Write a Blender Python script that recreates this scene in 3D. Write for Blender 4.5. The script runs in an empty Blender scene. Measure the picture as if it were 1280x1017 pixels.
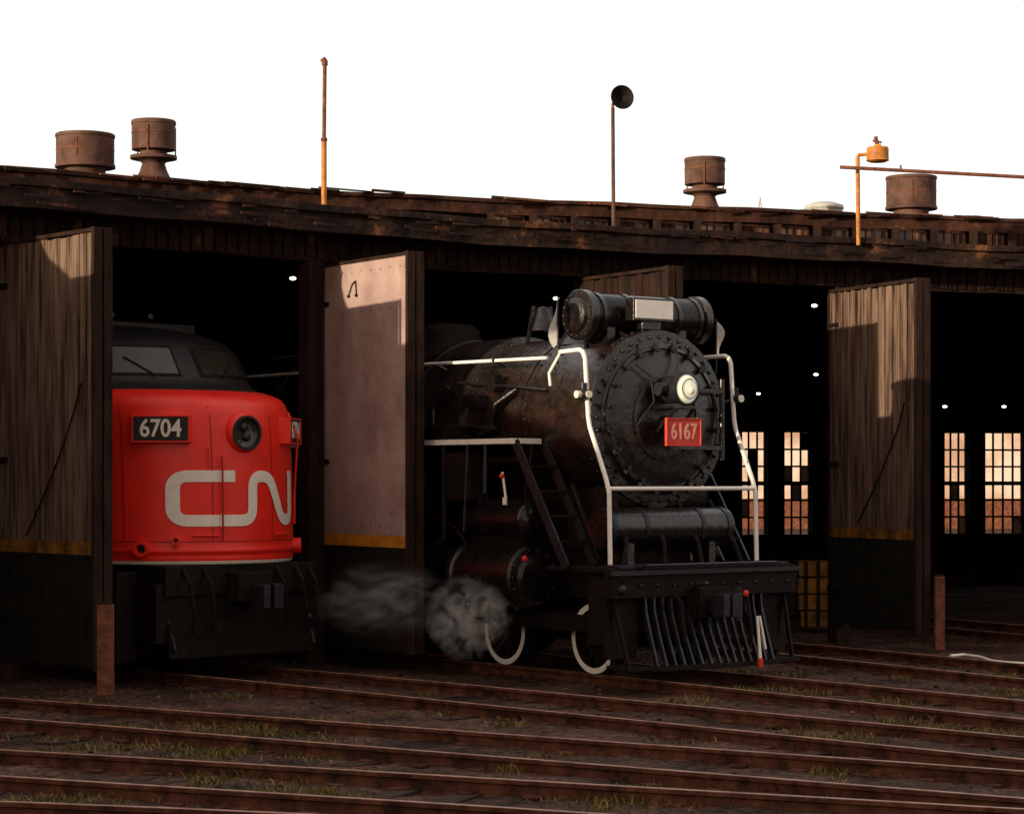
import bpy, math, random, bmesh
from mathutils import Vector, Matrix, noise
random.seed(7)
F=2900.0; CAMZ=2.35; HZ=600.0
def P(px,py,Y): return Vector(((px-640)*Y/F, Y, CAMZ+(HZ-py)*Y/F))
scene=bpy.context.scene
# ------------------------------------------------------------ materials
def mat(name,c1,c2=None,rough=0.7,scale=6.0,metal=0.0,bump=0.0,stretch=(1,1,1),c3=None,coat=0.0,bscale=None,thr=(0.35,0.65),spec=0.5):
    m=bpy.data.materials.new(name); m.use_nodes=True
    nt=m.node_tree; b=nt.nodes['Principled BSDF']
    if rough>0.65: spec=0.2
    b.inputs['Roughness'].default_value=rough; b.inputs['Metallic'].default_value=metal
    b.inputs['Specular IOR Level'].default_value=spec
    if coat: b.inputs['Coat Weight'].default_value=coat; b.inputs['Coat Roughness'].default_value=0.15
    b.inputs['Base Color'].default_value=(*c1,1)
    tc=nt.nodes.new('ShaderNodeTexCoord'); mp=nt.nodes.new('ShaderNodeMapping')
    mp.inputs['Scale'].default_value=stretch
    nt.links.new(tc.outputs['Object'],mp.inputs['Vector'])
    if c2:
        n=nt.nodes.new('ShaderNodeTexNoise'); n.inputs['Scale'].default_value=scale; n.inputs['Detail'].default_value=8; n.inputs['Roughness'].default_value=0.65
        nt.links.new(mp.outputs['Vector'],n.inputs['Vector'])
        r=nt.nodes.new('ShaderNodeValToRGB')
        r.color_ramp.elements[0].position=thr[0]; r.color_ramp.elements[0].color=(*c1,1)
        r.color_ramp.elements[1].position=thr[1]; r.color_ramp.elements[1].color=(*c2,1)
        if c3:
            e=r.color_ramp.elements.new(min(thr[1]+0.08,0.99)); e.color=(*c3,1)
        nt.links.new(n.outputs['Fac'],r.inputs['Fac']); nt.links.new(r.outputs['Color'],b.inputs['Base Color'])
    if bump:
        n2=nt.nodes.new('ShaderNodeTexNoise'); n2.inputs['Scale'].default_value=bscale or scale*3; n2.inputs['Detail'].default_value=6
        nt.links.new(mp.outputs['Vector'],n2.inputs['Vector'])
        bp=nt.nodes.new('ShaderNodeBump'); bp.inputs['Strength'].default_value=bump; bp.inputs['Distance'].default_value=0.03
        nt.links.new(n2.outputs['Fac'],bp.inputs['Height']); nt.links.new(bp.outputs['Normal'],b.inputs['Normal'])
        if rough<0.6:
            mr=nt.nodes.new('ShaderNodeMapRange'); mr.inputs['To Min'].default_value=max(rough-0.12,0.05); mr.inputs['To Max'].default_value=rough+0.25
            nt.links.new(n2.outputs['Fac'],mr.inputs['Value']); nt.links.new(mr.outputs['Result'],b.inputs['Roughness'])
    return m
def emit(name,c,s):
    m=bpy.data.materials.new(name); m.use_nodes=True; b=m.node_tree.nodes['Principled BSDF']
    b.inputs['Base Color'].default_value=(*c,1); b.inputs['Emission Color'].default_value=(*c,1); b.inputs['Emission Strength'].default_value=s
    return m
M={}
M['black']=mat('black_enamel',(0.003,0.0025,0.003),(0.011,0.007,0.006),rough=0.22,scale=5,bump=0.22,bscale=14,spec=.7)
M['dull']=mat('sooty_black',(0.003,0.002,0.0015),(0.014,0.007,0.0045),rough=0.7,scale=7,bump=0.4)
M['steel']=mat('dark_steel',(0.012,0.012,0.018),(0.035,0.033,0.042),rough=0.32,scale=9,metal=0.4,bump=0.2)
M['boiler']=mat('boiler_jacket_brown_glints',(0.003,0.002,0.002),(0.026,0.013,0.008),rough=0.25,scale=3,bump=0.5,bscale=8,stretch=(1,1,1.5),spec=.75)  # brown mottle paints warm glints into the black jacket
M['white']=mat('white_paint',(0.88,0.86,0.83),(0.72,0.67,0.60),rough=0.5,scale=9,thr=(0.5,0.8))
M['red']=mat('red_enamel',(0.90,0.022,0.008),(0.74,0.014,0.006),rough=0.36,scale=2.2,bump=0.1,bscale=3,thr=(0.4,0.75))
M['reddark']=mat('red_seam',(0.35,0.008,0.004),rough=0.6)
M['platered']=mat('number_plate_red',(0.66,0.05,0.03),(0.5,0.03,0.02),rough=0.5,scale=12)
M['cream']=mat('cream_lettering',(0.88,0.84,0.76),(0.78,0.72,0.62),rough=0.45,scale=9)
M['blackp']=mat('diesel_black',(0.004,0.004,0.005),(0.010,0.009,0.009),rough=0.5,scale=4,bump=0.15)
M['glass']=mat('cab_glass',(0.02,0.022,0.018),(0.04,0.04,0.03),rough=0.1,scale=3)
M['lens']=mat('lamp_lens',(0.95,0.92,0.78),(0.75,0.74,0.58),rough=0.06,scale=14,coat=1.0,bump=0.4)
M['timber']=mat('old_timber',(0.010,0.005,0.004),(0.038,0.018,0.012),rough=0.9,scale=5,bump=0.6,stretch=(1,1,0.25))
M['beam']=mat('eave_beam',(0.012,0.007,0.007),(0.040,0.020,0.014),rough=0.85,scale=1.6,bump=0.9,c3=(0.19,0.08,0.04),thr=(0.42,0.58),bscale=8)  # rust-orange flecks in the ramp double as painted warm light
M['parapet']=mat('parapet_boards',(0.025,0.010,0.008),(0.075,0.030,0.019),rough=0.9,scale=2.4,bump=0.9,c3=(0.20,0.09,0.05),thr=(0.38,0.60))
M['roof']=mat('tar_roof',(0.012,0.009,0.009),(0.035,0.022,0.018),rough=0.95,scale=2,bump=0.5)
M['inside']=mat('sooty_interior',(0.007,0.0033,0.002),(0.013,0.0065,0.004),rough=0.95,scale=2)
M['doorgrey']=mat('door_grey_paint',(0.25,0.155,0.155),(0.48,0.36,0.33),rough=0.8,scale=1.3,bump=0.35,stretch=(1,1,0.8),bscale=20,thr=(0.3,0.7))
M['doorwood']=mat('door_weathered_boards',(0.035,0.018,0.014),(0.30,0.20,0.15),rough=0.9,scale=5,bump=0.6,stretch=(3,3,0.18),thr=(0.36,0.74))
M['doorgreen']=mat('door_base_dark_green',(0.006,0.007,0.004),(0.018,0.014,0.009),rough=0.85,scale=3)
M['yellow']=mat('yellow_stripe',(0.65,0.28,0.02),(0.40,0.16,0.02),rough=0.7,scale=6)
M['yellowdim']=mat('yellow_stripe_brownish',(0.07,0.03,0.008),(0.34,0.15,0.02),rough=0.8,scale=4)  # darker yellow with brown mottling
M['rust']=mat('rusty_iron',(0.10,0.035,0.024),(0.24,0.09,0.05),rough=0.8,scale=7,bump=0.4)
M['vent']=mat('ventilator_iron',(0.055,0.029,0.024),(0.15,0.08,0.06),rough=0.8,scale=3,bump=0.3)
M['rail']=mat('rusty_rail',(0.026,0.009,0.006),(0.15,0.055,0.032),rough=0.75,scale=5,bump=0.6)
M['railtop']=mat('rail_running_surface_highlight',(0.16,0.065,0.042),(0.46,0.26,0.18),rough=0.42,scale=2.5,bump=0.3)  # polished running top, its highlight line painted into the colour
M['tie']=mat('wood_tie',(0.020,0.010,0.007),(0.065,0.034,0.023),rough=0.95,scale=6,bump=0.8)
M['galv']=mat('galvanised',(0.5,0.5,0.48),(0.35,0.35,0.33),rough=0.5,scale=5)
M['lampyel_sunlit']=mat('lamp_yellow_and_sunlit_pipe',(0.62,0.25,0.03),(0.30,0.10,0.02),rough=0.6,scale=8)  # lamp's yellow; also the sunlight painted on the vent pipe
M['redbit']=mat('red_tag',(0.7,0.03,0.01),rough=0.5)
M['lampglow']=emit('lit_bulb',(1.0,0.88,0.7),5.0)
M['lens_reflect_glow']=emit('headlight_lens_painted_reflection',(0.95,0.93,0.72),0.32); M['lens_reflect_glow'].node_tree.nodes['Principled BSDF'].inputs['Roughness'].default_value=.08  # unlit lens; faint emission stands in for a reflection
M['blue']=mat('fascia_bluish',(0.012,0.012,0.022),(0.03,0.02,0.02),rough=0.8,scale=1.5)
M['winpane']=mat('dusty_pane',(0.05,0.03,0.02),(0.40,0.20,0.10),rough=0.3,scale=1.2,thr=(0.45,0.6))
M['brick']=mat('backdrop_brick',(0.46,0.30,0.23),(0.74,0.62,0.56),rough=0.9,scale=.35,thr=(0.4,0.6))
M['digit']=mat('plate_digits',(0.80,0.36,0.27),rough=0.5)
# ------------------------------------------------------------ builder
class B:
    def __init__(s): s.v=[]; s.f=[]; s.m=[]; s.sm=[]; s.used=[]
    def mi(s,k):
        if k not in s.used: s.used.append(k)
        return s.used.index(k)
    def add(s,vs,fs,k,smooth=False):
        o=len(s.v); s.v+= [tuple(v) for v in vs]
        i=s.mi(k)
        for f in fs: s.f.append([o+a for a in f]); s.m.append(i); s.sm.append(smooth)
    def box(s,c,size,k,rot=None):
        c=Vector(c); hx,hy,hz=[a/2 for a in size]
        vs=[Vector((x,y,z)) for x in(-hx,hx) for y in(-hy,hy) for z in(-hz,hz)]
        if rot is not None: vs=[rot@v for v in vs]
        s.add([v+c for v in vs],[(0,1,3,2),(4,6,7,5),(0,4,5,1),(2,3,7,6),(0,2,6,4),(1,5,7,3)],k)
    def beam(s,p0,p1,w,h,k,up=(0,0,1)):
        p0=Vector(p0);p1=Vector(p1); d=(p1-p0); L=d.length; d.normalize(); up=Vector(up).normalized()
        if abs(d.dot(up))>0.99: up=Vector((1,0,0))
        y=up.cross(d).normalized(); z=d.cross(y)
        R=Matrix((d,y,z)).transposed()
        s.box((p0+p1)/2,(L,w,h),k,R)
    def frame(s,ax):
        ax=Vector(ax).normalized(); u=Vector((0,0,1)) if abs(ax.z)<0.9 else Vector((1,0,0))
        a=u.cross(ax).normalized(); b=ax.cross(a); return ax,a,b
    def lathe(s,prof,o,ax,k,seg=28,smooth=True):
        o=Vector(o); ax,a,b=s.frame(ax)
        for (r0,z0),(r1,z1) in zip(prof[:-1],prof[1:]):
            vs=[];fs=[]
            for i in range(seg):
                t=2*math.pi*i/seg; d=a*math.cos(t)+b*math.sin(t)
                vs.append(o+ax*z0+d*r0); vs.append(o+ax*z1+d*r1)
            for i in range(seg):
                j=(i+1)%seg; fs.append((2*i,2*j,2*j+1,2*i+1))
            s.add(vs,fs,k,smooth)
    def cyl(s,p0,p1,r,k,r1=None,seg=20,caps=True):
        p0=Vector(p0);p1=Vector(p1); L=(p1-p0).length; r1=r if r1 is None else r1
        pr=[(r,0),(r1,L)]
        if caps: pr=[(0.0001,0)]+pr+[(0.0001,L)]
        s.lathe(pr,p0,p1-p0,k,seg)
    def tube(s,pts,r,k,seg=8):
        pts=[Vector(p) for p in pts]
        for a,b_ in zip(pts[:-1],pts[1:]): s.cyl(a,b_,r,k,seg=seg)
        for p in pts[1:-1]: s.sph(p,r*1.0,k,6,8)
    def sph(s,c,r,k,n=8,m=12,sc=(1,1,1)):
        c=Vector(c); vs=[];fs=[]
        for i in range(n+1):
            th=math.pi*i/n
            for j in range(m):
                ph=2*math.pi*j/m
                vs.append(c+Vector((r*sc[0]*math.sin(th)*math.cos(ph),r*sc[1]*math.sin(th)*math.sin(ph),r*sc[2]*math.cos(th))))
        for i in range(n):
            for j in range(m):
                fs.append((i*m+j,(i+1)*m+j,(i+1)*m+(j+1)%m,i*m+(j+1)%m))
        s.add(vs,fs,k,True)
    def obj(s,name,parent=None,loc=(0,0,0),rz=0,bevel=0):
        me=bpy.data.meshes.new(name); me.from_pydata(s.v,[],s.f)
        for k in s.used: me.materials.append(M[k])
        me.polygons.foreach_set('material_index',s.m); me.polygons.foreach_set('use_smooth',s.sm); me.update()
        o=bpy.data.objects.new(name,me); scene.collection.objects.link(o)
        if parent: o.parent=parent
        o.location=loc; o.rotation_euler=(0,0,rz)
        if bevel:
            bv=o.modifiers.new('bevel','BEVEL'); bv.width=bevel; bv.segments=2; bv.limit_method='ANGLE'
        return o
def empty(name,loc=(0,0,0),rz=0):
    e=bpy.data.objects.new(name,None); scene.collection.objects.link(e); e.location=loc; e.rotation_euler=(0,0,rz); e.empty_display_size=0.3; return e
def text(name,s,size,k,parent,loc,rotm,extr=0.004,sx=1.0,bold=0.0):
    cu=bpy.data.curves.new(name,'FONT'); cu.body=s; cu.size=size; cu.extrude=extr; cu.align_x='CENTER'; cu.align_y='CENTER'; cu.offset=bold
    t=bpy.data.objects.new(name+'_tmp',cu); scene.collection.objects.link(t)
    dg=bpy.context.evaluated_depsgraph_get(); me=bpy.data.meshes.new_from_object(t.evaluated_get(dg))
    bpy.data.objects.remove(t); me.materials.clear(); me.materials.append(M[k])
    o=bpy.data.objects.new(name,me); scene.collection.objects.link(o); o.parent=parent
    o.matrix_local=Matrix.Translation(loc)@rotm.to_4x4()@Matrix.Diagonal((sx,1,1,1)); return o
def basis_from_normal(n):
    n=Vector(n).normalized(); z=Vector((0,0,1)); x=z.cross(n).normalized(); y=n.cross(x)
    return Matrix((x,y,n)).transposed()
# ------------------------------------------------------------ roundhouse
C=Vector((25.7,-3.1)); D2=math.radians
def rfree(t):
    t=min(max(t,10),55); return 41.95+0.065*(t-37)
def rwall(t): return rfree(t)+2.2
def rpar(t):
    t=min(max(t,14),50); return 46.6+0.16*(t-30)
def pol(r,t,z): return Vector((C.x-r*math.sin(D2(t)),C.y+r*math.cos(D2(t)),z))
rh=empty('roundhouse')
ST=5.7; TH0=39.7; K0,K1=-9,15
T_A=TH0+K0*ST; T_B=TH0+K1*ST
def sweep(name,prof,t0,t1,step=0.95,par=True):
    b=B(); n=int(round((t1-t0)/step))
    for (ra,za,ka),(rb,zb,kb) in zip(prof[:-1],prof[1:]):
        vs=[];fs=[]
        for i in range(n+1):
            t=t0+(t1-t0)*i/n
            ja=0.012*math.sin(i*1.7)+0.02*math.sin(i*0.45+1)
            vs+= [pol(ra(t),t,za+ja),pol(rb(t),t,zb+ja)]
        for i in range(n): fs.append((2*i,2*i+1,2*i+3,2*i+2))
        b.add(vs,fs,ka)
    return b.obj(name,rh)
W=lambda d:(lambda t:rwall(t)+d)
Q=lambda d:(lambda t:rpar(t)+d)
sweep('lintel_wall',[(W(0.25),5.28,'timber'),(W(0.0),5.28,'timber'),(W(0.0),5.66,'timber'),(W(-0.45),5.60,'beam')],T_A,T_B)
sweep('eave_beam',[(W(-0.45),5.598,'timber'),(W(-0.62),5.60,'beam'),(W(-0.60),5.86,'beam'),(W(-0.66),5.862,'beam'),(W(-0.66),5.95,'roof'),(W(-0.2),6.0,'roof'),(Q(0),6.08,'roof')],T_A,T_B)
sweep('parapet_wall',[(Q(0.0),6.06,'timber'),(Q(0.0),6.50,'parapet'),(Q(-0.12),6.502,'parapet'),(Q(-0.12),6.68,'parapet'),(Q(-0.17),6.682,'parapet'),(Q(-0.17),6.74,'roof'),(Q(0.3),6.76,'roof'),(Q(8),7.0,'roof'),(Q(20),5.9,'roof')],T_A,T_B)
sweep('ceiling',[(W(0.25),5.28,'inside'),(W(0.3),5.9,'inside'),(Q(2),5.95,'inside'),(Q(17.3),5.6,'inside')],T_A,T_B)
b=B(); t=14.0
while t<52:
    r=rwall(t)
    zt=5.64; zb=5.29+random.uniform(0,0.05)
    a=pol(r-0.012,t,0); c=pol(r-0.012,t+0.19,0)
    b.beam(((a.x+c.x)/2,(a.y+c.y)/2,zb),((a.x+c.x)/2,(a.y+c.y)/2,zt-0.02),0.13,0.02,'beam' if random.random()<0.45 else 'timber',up=(pol(1,t,0)-pol(0,t,0)))
    t+=0.22
b.obj('lintel_boards',rh)
b=B()
for i in range(150):
    t=random.uniform(15,50); r=rwall(t)-0.66
    p=pol(r-0.01,t,5.62+random.random()*0.28); q=pol(r-0.01,t+random.uniform(0.1,0.7),p.z+random.uniform(-0.01,0.01))
    b.beam(p,q,0.02,random.uniform(0.01,0.045),random.choice(['timber','parapet','beam','blue','parapet']))
for i in range(60):
    t=random.uniform(14,50); r=rpar(t)-0.18
    p=pol(r,t,6.69+random.random()*0.05); q=pol(r,t+random.uniform(0.2,1.2),p.z)
    b.beam(p,q,0.03,random.uniform(0.02,0.05),random.choice(['timber','parapet','parapet','rust']))
b.obj('eave_patches',rh)
b=B(); t=15.0
while t<33.0:
    r=rpar(t)
    for j in range(2):
        a=pol(r-0.03,t+0.02+j*0.36,6.30); c=pol(r-0.03,t+0.33+j*0.36,6.30)
        k=random.choice(['winpane','timber','timber','glass'])
        b.beam(a,c,0.02,0.30,k)
        b.beam(a+Vector((0,0,.17)),c+Vector((0,0,.17)),0.06,0.04,'parapet'); b.beam(a-Vector((0,0,.17)),c-Vector((0,0,.17)),0.06,0.04,'parapet')
        for u in (0,0.5,1):
            m=a.lerp(c,u); b.beam(m-Vector((0,0,.17)),m+Vector((0,0,.17)),0.035,0.035,'parapet')
    p=pol(r-0.05,t+0.77,6.1); b.beam(p,p+Vector((0,0,.4)),0.09,0.12,'timber')
    t+=0.85
b.obj('clerestory_windows',rh)
b=B()
for k in range(K0,K1+1):
    t=TH0+k*ST; p=pol(rwall(t)+0.12,t,0)
    b.beam((p.x,p.y,-0.2),(p.x,p.y,5.3),0.24,0.24,'timber',up=pol(1,t,0)-pol(0,t,0))
    for rr in (7,14):
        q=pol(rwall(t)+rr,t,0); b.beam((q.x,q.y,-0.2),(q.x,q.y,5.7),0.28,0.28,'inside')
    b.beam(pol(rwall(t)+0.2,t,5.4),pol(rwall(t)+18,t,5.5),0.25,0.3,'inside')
b.obj('posts',rh)
RB=19.0
def t_of_px(px):
    m=(px-640)/F; lo,hi=-10.0,60.0
    for _ in range(50):
        t=(lo+hi)/2; p=pol(rwall(t)+RB,t,0)
        if p.x/p.y>m: lo=t
        else: hi=t
    return t
wins=[(790,822),(850,882),(925,957),(978,1012),(1178,1208),(1229,1278),(1310,1355),(1380,1425),(1500,1545),(1570,1615),(300,335),(360,395),(500,535)]
wt=sorted([(t_of_px(b_),t_of_px(a_)) for a_,b_ in wins])
b=B(); sillz,headz=1.05,3.50
def wall(t0,t1):
    n=max(1,int((t1-t0)/3))
    for i in range(n):
        u=t0+(t1-t0)*i/n; v=t0+(t1-t0)*(i+1)/n
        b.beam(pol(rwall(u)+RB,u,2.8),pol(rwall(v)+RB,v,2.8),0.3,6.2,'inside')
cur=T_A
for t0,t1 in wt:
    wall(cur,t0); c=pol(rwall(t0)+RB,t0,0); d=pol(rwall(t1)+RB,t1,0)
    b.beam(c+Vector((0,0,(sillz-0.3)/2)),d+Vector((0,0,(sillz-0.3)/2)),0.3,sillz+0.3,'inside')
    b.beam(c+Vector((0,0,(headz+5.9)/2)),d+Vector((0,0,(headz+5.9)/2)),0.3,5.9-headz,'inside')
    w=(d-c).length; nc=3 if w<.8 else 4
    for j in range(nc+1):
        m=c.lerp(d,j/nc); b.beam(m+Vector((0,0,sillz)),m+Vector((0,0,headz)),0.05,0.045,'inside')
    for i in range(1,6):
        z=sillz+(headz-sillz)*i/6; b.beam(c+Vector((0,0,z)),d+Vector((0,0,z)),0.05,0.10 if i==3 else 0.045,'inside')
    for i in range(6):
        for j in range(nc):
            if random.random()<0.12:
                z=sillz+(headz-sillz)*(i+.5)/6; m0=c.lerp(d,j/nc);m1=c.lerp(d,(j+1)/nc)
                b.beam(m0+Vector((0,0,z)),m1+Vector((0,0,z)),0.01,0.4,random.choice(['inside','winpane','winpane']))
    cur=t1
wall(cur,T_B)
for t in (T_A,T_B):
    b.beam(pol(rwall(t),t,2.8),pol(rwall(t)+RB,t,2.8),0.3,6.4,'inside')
b.obj('outer_wall',rh)
e=empty('added_backdrop_building'); b=B(); b.box((35,128,4.6),(150,14,9.6),'brick')  # building added so the rear windows show a dim warm tone
for i in range(14):
    b.box((-38+i*11,120.9,3.2),(1.6,.12,1.6),'winpane'); b.box((-38+i*11,120.85,6.6),(1.6,.12,1.6),'glass')
b.box((35,120.9,.6),(150,.2,1.6),'rust')
b.obj('walls',e)
b=B(); b.box((35,128,9.55),(152,15,.3),'roof'); b.obj('roof',e)
b=B()
for px,py,Y in ((366,348,36),(695,373,40),(1018,382,40),(1020,468,50),(948,492,54),(1255,508,52),(1181,508,50),(930,493,56)):
    p=P(px,py,Y); b.sph(p,0.040,'lampglow',6,10,(1.3,1.3,.7)); b.lathe([(0.03,0.12),(0.13,0.03),(0.14,0.02)],p,(0,0,1),'inside',12); b.cyl(p+Vector((0,0,.1)),(p.x,p.y,5.7),0.01,'inside',seg=5)
b.obj('hanging_lamps',rh)
def leaf(name,free,ang,w,style,h0=0.16,h1=5.2,th=0.07,side=-1,bm_='doorwood'):
    e=Vector((-math.sin(D2(ang)),math.cos(D2(ang)))); hinge=Vector(free)+e*w
    b=B(); H=h1-h0
    if style=='flat':
        b.box((w/2,0,1.64+(h1-1.64)/2),(w,th,h1-1.64),'doorgrey')
        b.box((w/2,0,(h0+1.49)/2),(w,th,1.49-h0),'doorgreen')
        b.box((w/2,0,1.565),(w,th+0.004,0.15),'yellow')
        for i in range(9):
            for z in (5.08,4.55,1.75): b.sph((0.15+i*(w-.3)/8,th/2*side,z+random.uniform(-.01,.01)),0.010,'dull',4,6)
    else:
        n=15 if style=='board' else 24; bw=w/n
        for i in range(n):
            o=random.uniform(-0.006,0.006)+(0.02 if (style=='corr' and i%2) else 0)
            zt=h1-random.uniform(0,0.03); zl=h0+random.uniform(0,.05)
            b.box(((i+.5)*bw,side*o,1.64+(zt-1.64)/2),(bw-0.012,th*0.6,zt-1.64),bm_)
            b.box(((i+.5)*bw,side*o,(zl+1.49)/2),(bw-0.012,th*0.6,1.49-zl),'doorgreen')
            b.box(((i+.5)*bw,side*o,1.565),(bw-0.012,th*0.6+0.004,0.15),'yellowdim')
        b.box((w/2,-side*0.04,(h0+h1)/2),(w-.04,0.03,H-.04),'dull')
    b.box((w+0.035,0,(h0+h1)/2+0.02),(0.06,th+0.04,H+0.06),'timber')
    b.box((w/2,0,h1+0.02),(w,th+0.03,0.045),'timber')
    for z in (0.7,2.6,4.7): b.box((0.12,0,z),(0.3,th+0.05,0.06),'dull')
    if style=='flat':
        s2=side*(th/2+.015)
        b.tube([(w*.36,s2,4.78),(w*.40,s2,4.92),(w*.44,s2,4.96),(w*0.45,s2,4.78)],0.008,'dull',6); b.sph((w*0.36,s2,4.77),0.022,'dull'); b.sph((w*0.45,s2,4.77),0.022,'dull')
    elif side==-1:
        s2=side*(th/2+.02); pts=[(w*(.35+.55*math.sin(a)),s2,1.7+1.5*math.sin(a)*0.9+.5*(1-math.cos(a))) for a in [i*.16 for i in range(10)]]
        b.tube(pts,.012,'dull',6)
    b.obj(name,rh,loc=(hinge.x,hinge.y,0),rz=math.atan2(-e.y,-e.x))
    return hinge
fr={}
for k in range(K0,K1+1):
    fr[k]=pol(rfree(TH0+k*ST),TH0+k*ST,0).xy
fr[1]=P(119,0,26.6).xy; fr[0]=P(511,0,29.4).xy; fr[-1]=P(836,0,31.4).xy; fr[-2]=P(1146,0,33.3).xy
angs={1:41.5,0:34,-1:31.5,-2:25}
sty={1:'board',0:'flat',-1:'board',-2:'corr'}
for k in range(K0,K1+1):
    t=TH0+k*ST; a=angs.get(k,t-2)
    leaf('door_leaf',fr[k],a,2.25,sty.get(k,'board'),bm_='timber' if k==-1 else 'doorwood')
    e=Vector((math.cos(D2(a)),math.sin(D2(a))))
    leaf('door_leaf',Vector(fr[k])+e*0.135,a+.5,2.15,'board',side=1)
# ------------------------------------------------------------ roof ventilators, poles
def vent(px,ptop,pbot,halfpx,Y,kind):
    p=P(px,pbot,Y); zt=P(px,ptop,Y).z; r=halfpx*Y/F; h=zt-p.z; b=B()
    o=(p.x,p.y,0)
    if kind==1:
        b.lathe([(0.001,zt),(r,zt-0.0),(r*1.03,zt-.01),(r*1.03,zt-.05),(r,zt-.06),(r,p.z+h*.12),(r*1.04,p.z+h*.1),(r*1.04,p.z+h*.02),(r*.7,p.z+.0),(r*.7,6.5)],o,(0,0,1),'vent',32)
        b.lathe([(r*1.012,zt-h*.45),(r*1.012,zt-h*.48)],o,(0,0,1),'rust',32)
    else:
        zc=p.z
        b.lathe([(0.001,zt),(r*.96,zt),(r,zt-.02),(r,zt-.06),(r*.97,zt-.07),(r*.97,zc+h*.45),(r*.6,zc+h*.42),(r*.6,zc+h*.36),(r*1.04,zc+h*.34),(r*1.04,zc+h*.28),(r*.62,zc+h*.24),(r*.5,zc+h*.2),(r*.62,zc+h*.05),(r*.85,zc-h*.15),(r*.85,6.4)],o,(0,0,1),'vent',32)
        b.lathe([(r*.99,zt-h*.22),(r*.99,zt-h*.24)],o,(0,0,1),'rust',32)
    for i in range(3):
        a=i*2.1+.4; b.beam((p.x+r*1.0*math.cos(a),p.y+r*math.sin(a),p.z+h*.3),(p.x+r*1.0*math.cos(a),p.y+r*math.sin(a),zt-.1),0.02,0.02,'rust')
    b.obj('roof_ventilator',rh)
vent(106.5,168,211,36,36,1); vent(192,151,218,28,36,2); vent(881,198,258,26,40,2); vent(1139,221,263,31,41.5,1)
b=B(); p=P(1030,264,43); b.lathe([(0.001,p.z+.17),(.2,p.z+.16),(.36,p.z+.1),(.37,p.z+.05),(.34,p.z),(.3,p.z-.6)],(p.x,p.y,0),(0,0,1),'galv',24); b.obj('roof_cap',rh)
b=B(); p=P(950,262,42)
for dx in(-.08,.08): b.tube([(p.x+dx,p.y,p.z-.4),(p.x,p.y,p.z+.22)],0.012,'galv')
b.obj('roof_bracket',rh)
e=empty('vent_pipe'); b=B(); p0=P(405,262,30.6); p1=P(406,82,30.6)
b.cyl((p0.x,p0.y,5.9),(p0.x,p0.y,p0.z+0.95),0.036,'lampyel_sunlit',seg=12); b.cyl((p0.x,p0.y,p0.z+.9),(p1.x,p1.y,p1.z),0.026,'rust',seg=12)  # orange lower length paints low sun onto the pipe
b.tube([p1,p1+Vector((0,0,.05)),p1+Vector((-.03,0,.09))],0.04,'rust'); b.sph((p0.x,p0.y,p0.z+.92),0.045,'rust'); b.obj('pipe',e)
e=empty('loudspeaker_pole'); b=B(); p0=P(767,290,32.8); p1=P(766,135,32.8)
b.cyl((p0.x,p0.y,5.85),(p1.x,p1.y,p1.z),0.027,'vent',seg=10); b.obj('pole',e)
b=B(); c=P(777,122,32.7); d=Vector((.28,-.95,.05)).normalized()
b.lathe([(0.001,-.2),(.05,-.2),(.06,-.12),(.10,-.05),(.165,0.02),(.172,.03),(.165,.035),(.12,-.01),(.03,-.06),(.001,-.06)],c,d,'dull',28)
b.tube([p1,p1+Vector((0,0,.06)),c-d*.1],0.02,'rust'); b.obj('horn',e)
e=empty('lamp_post'); b=B(); p0=P(1073,305,34.6); p1=P(1072,197,34.6)
b.cyl((p0.x,p0.y,5.85),p1,0.032,'lampyel_sunlit',seg=10); b.tube([p1,p1+Vector((.02,0,.04)),p1+Vector((.17,0,.05))],0.026,'lampyel_sunlit'); b.obj('pole',e)
b=B(); c=P(1097,201,34.6)
b.lathe([(0.001,.24),(.05,.24),(.07,.20),(.155,.2),(.165,.17),(.165,.03),(.17,.0),(.12,-.02),(0.001,-.02)],c,(0,0,1),'lampyel_sunlit',24)
b.tube([c+Vector((0,0,.2)),c+Vector((-.03,0,.36))],0.03,'rust'); b.beam(c+Vector((-.07,0,.3)),c+Vector((.06,0,.27)),.03,.03,'rust'); b.obj('lamp_head',e)
e=empty('horizontal_pipe'); b=B(); b.cyl(P(1050,209,34.4),P(1420,229,34.4),0.027,'rust'); p=P(1126,214,34.4); b.cyl(p,p+Vector((0,0,.09)),0.015,'rust')
q=P(1400,228,34.4); b.cyl(q,(q.x,q.y,5.8),0.03,'rust'); b.obj('pipe',e)
def stub(px,pt,pb,Y,w):
    b=B(); a=P(px,pb,Y); z=P(px,pt,Y).z; b.box((a.x,a.y,(z+a.z)/2),(w,w,z-a.z),'rust'); b.box((a.x,a.y,z+.015),(w*.8,w*.8,.03),'timber'); b.obj('wooden_post',bevel=0.01)
stub(132,755,868,26.2,0.17); stub(1174,720,812,33.2,0.14)
e=empty('yellow_crate_stack'); b=B()
p=P(1020,760,38)
for i in range(4):
    b.box((p.x+random.uniform(-.03,.03),p.y,0.1+i*.27),(.62,.6,.24),'yellowdim')
    for s in(-.2,0,.2): b.box((p.x+s,p.y-.31,0.1+i*.27),(.05,.03,.26),'dull')
b.obj('crates',e)
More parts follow.
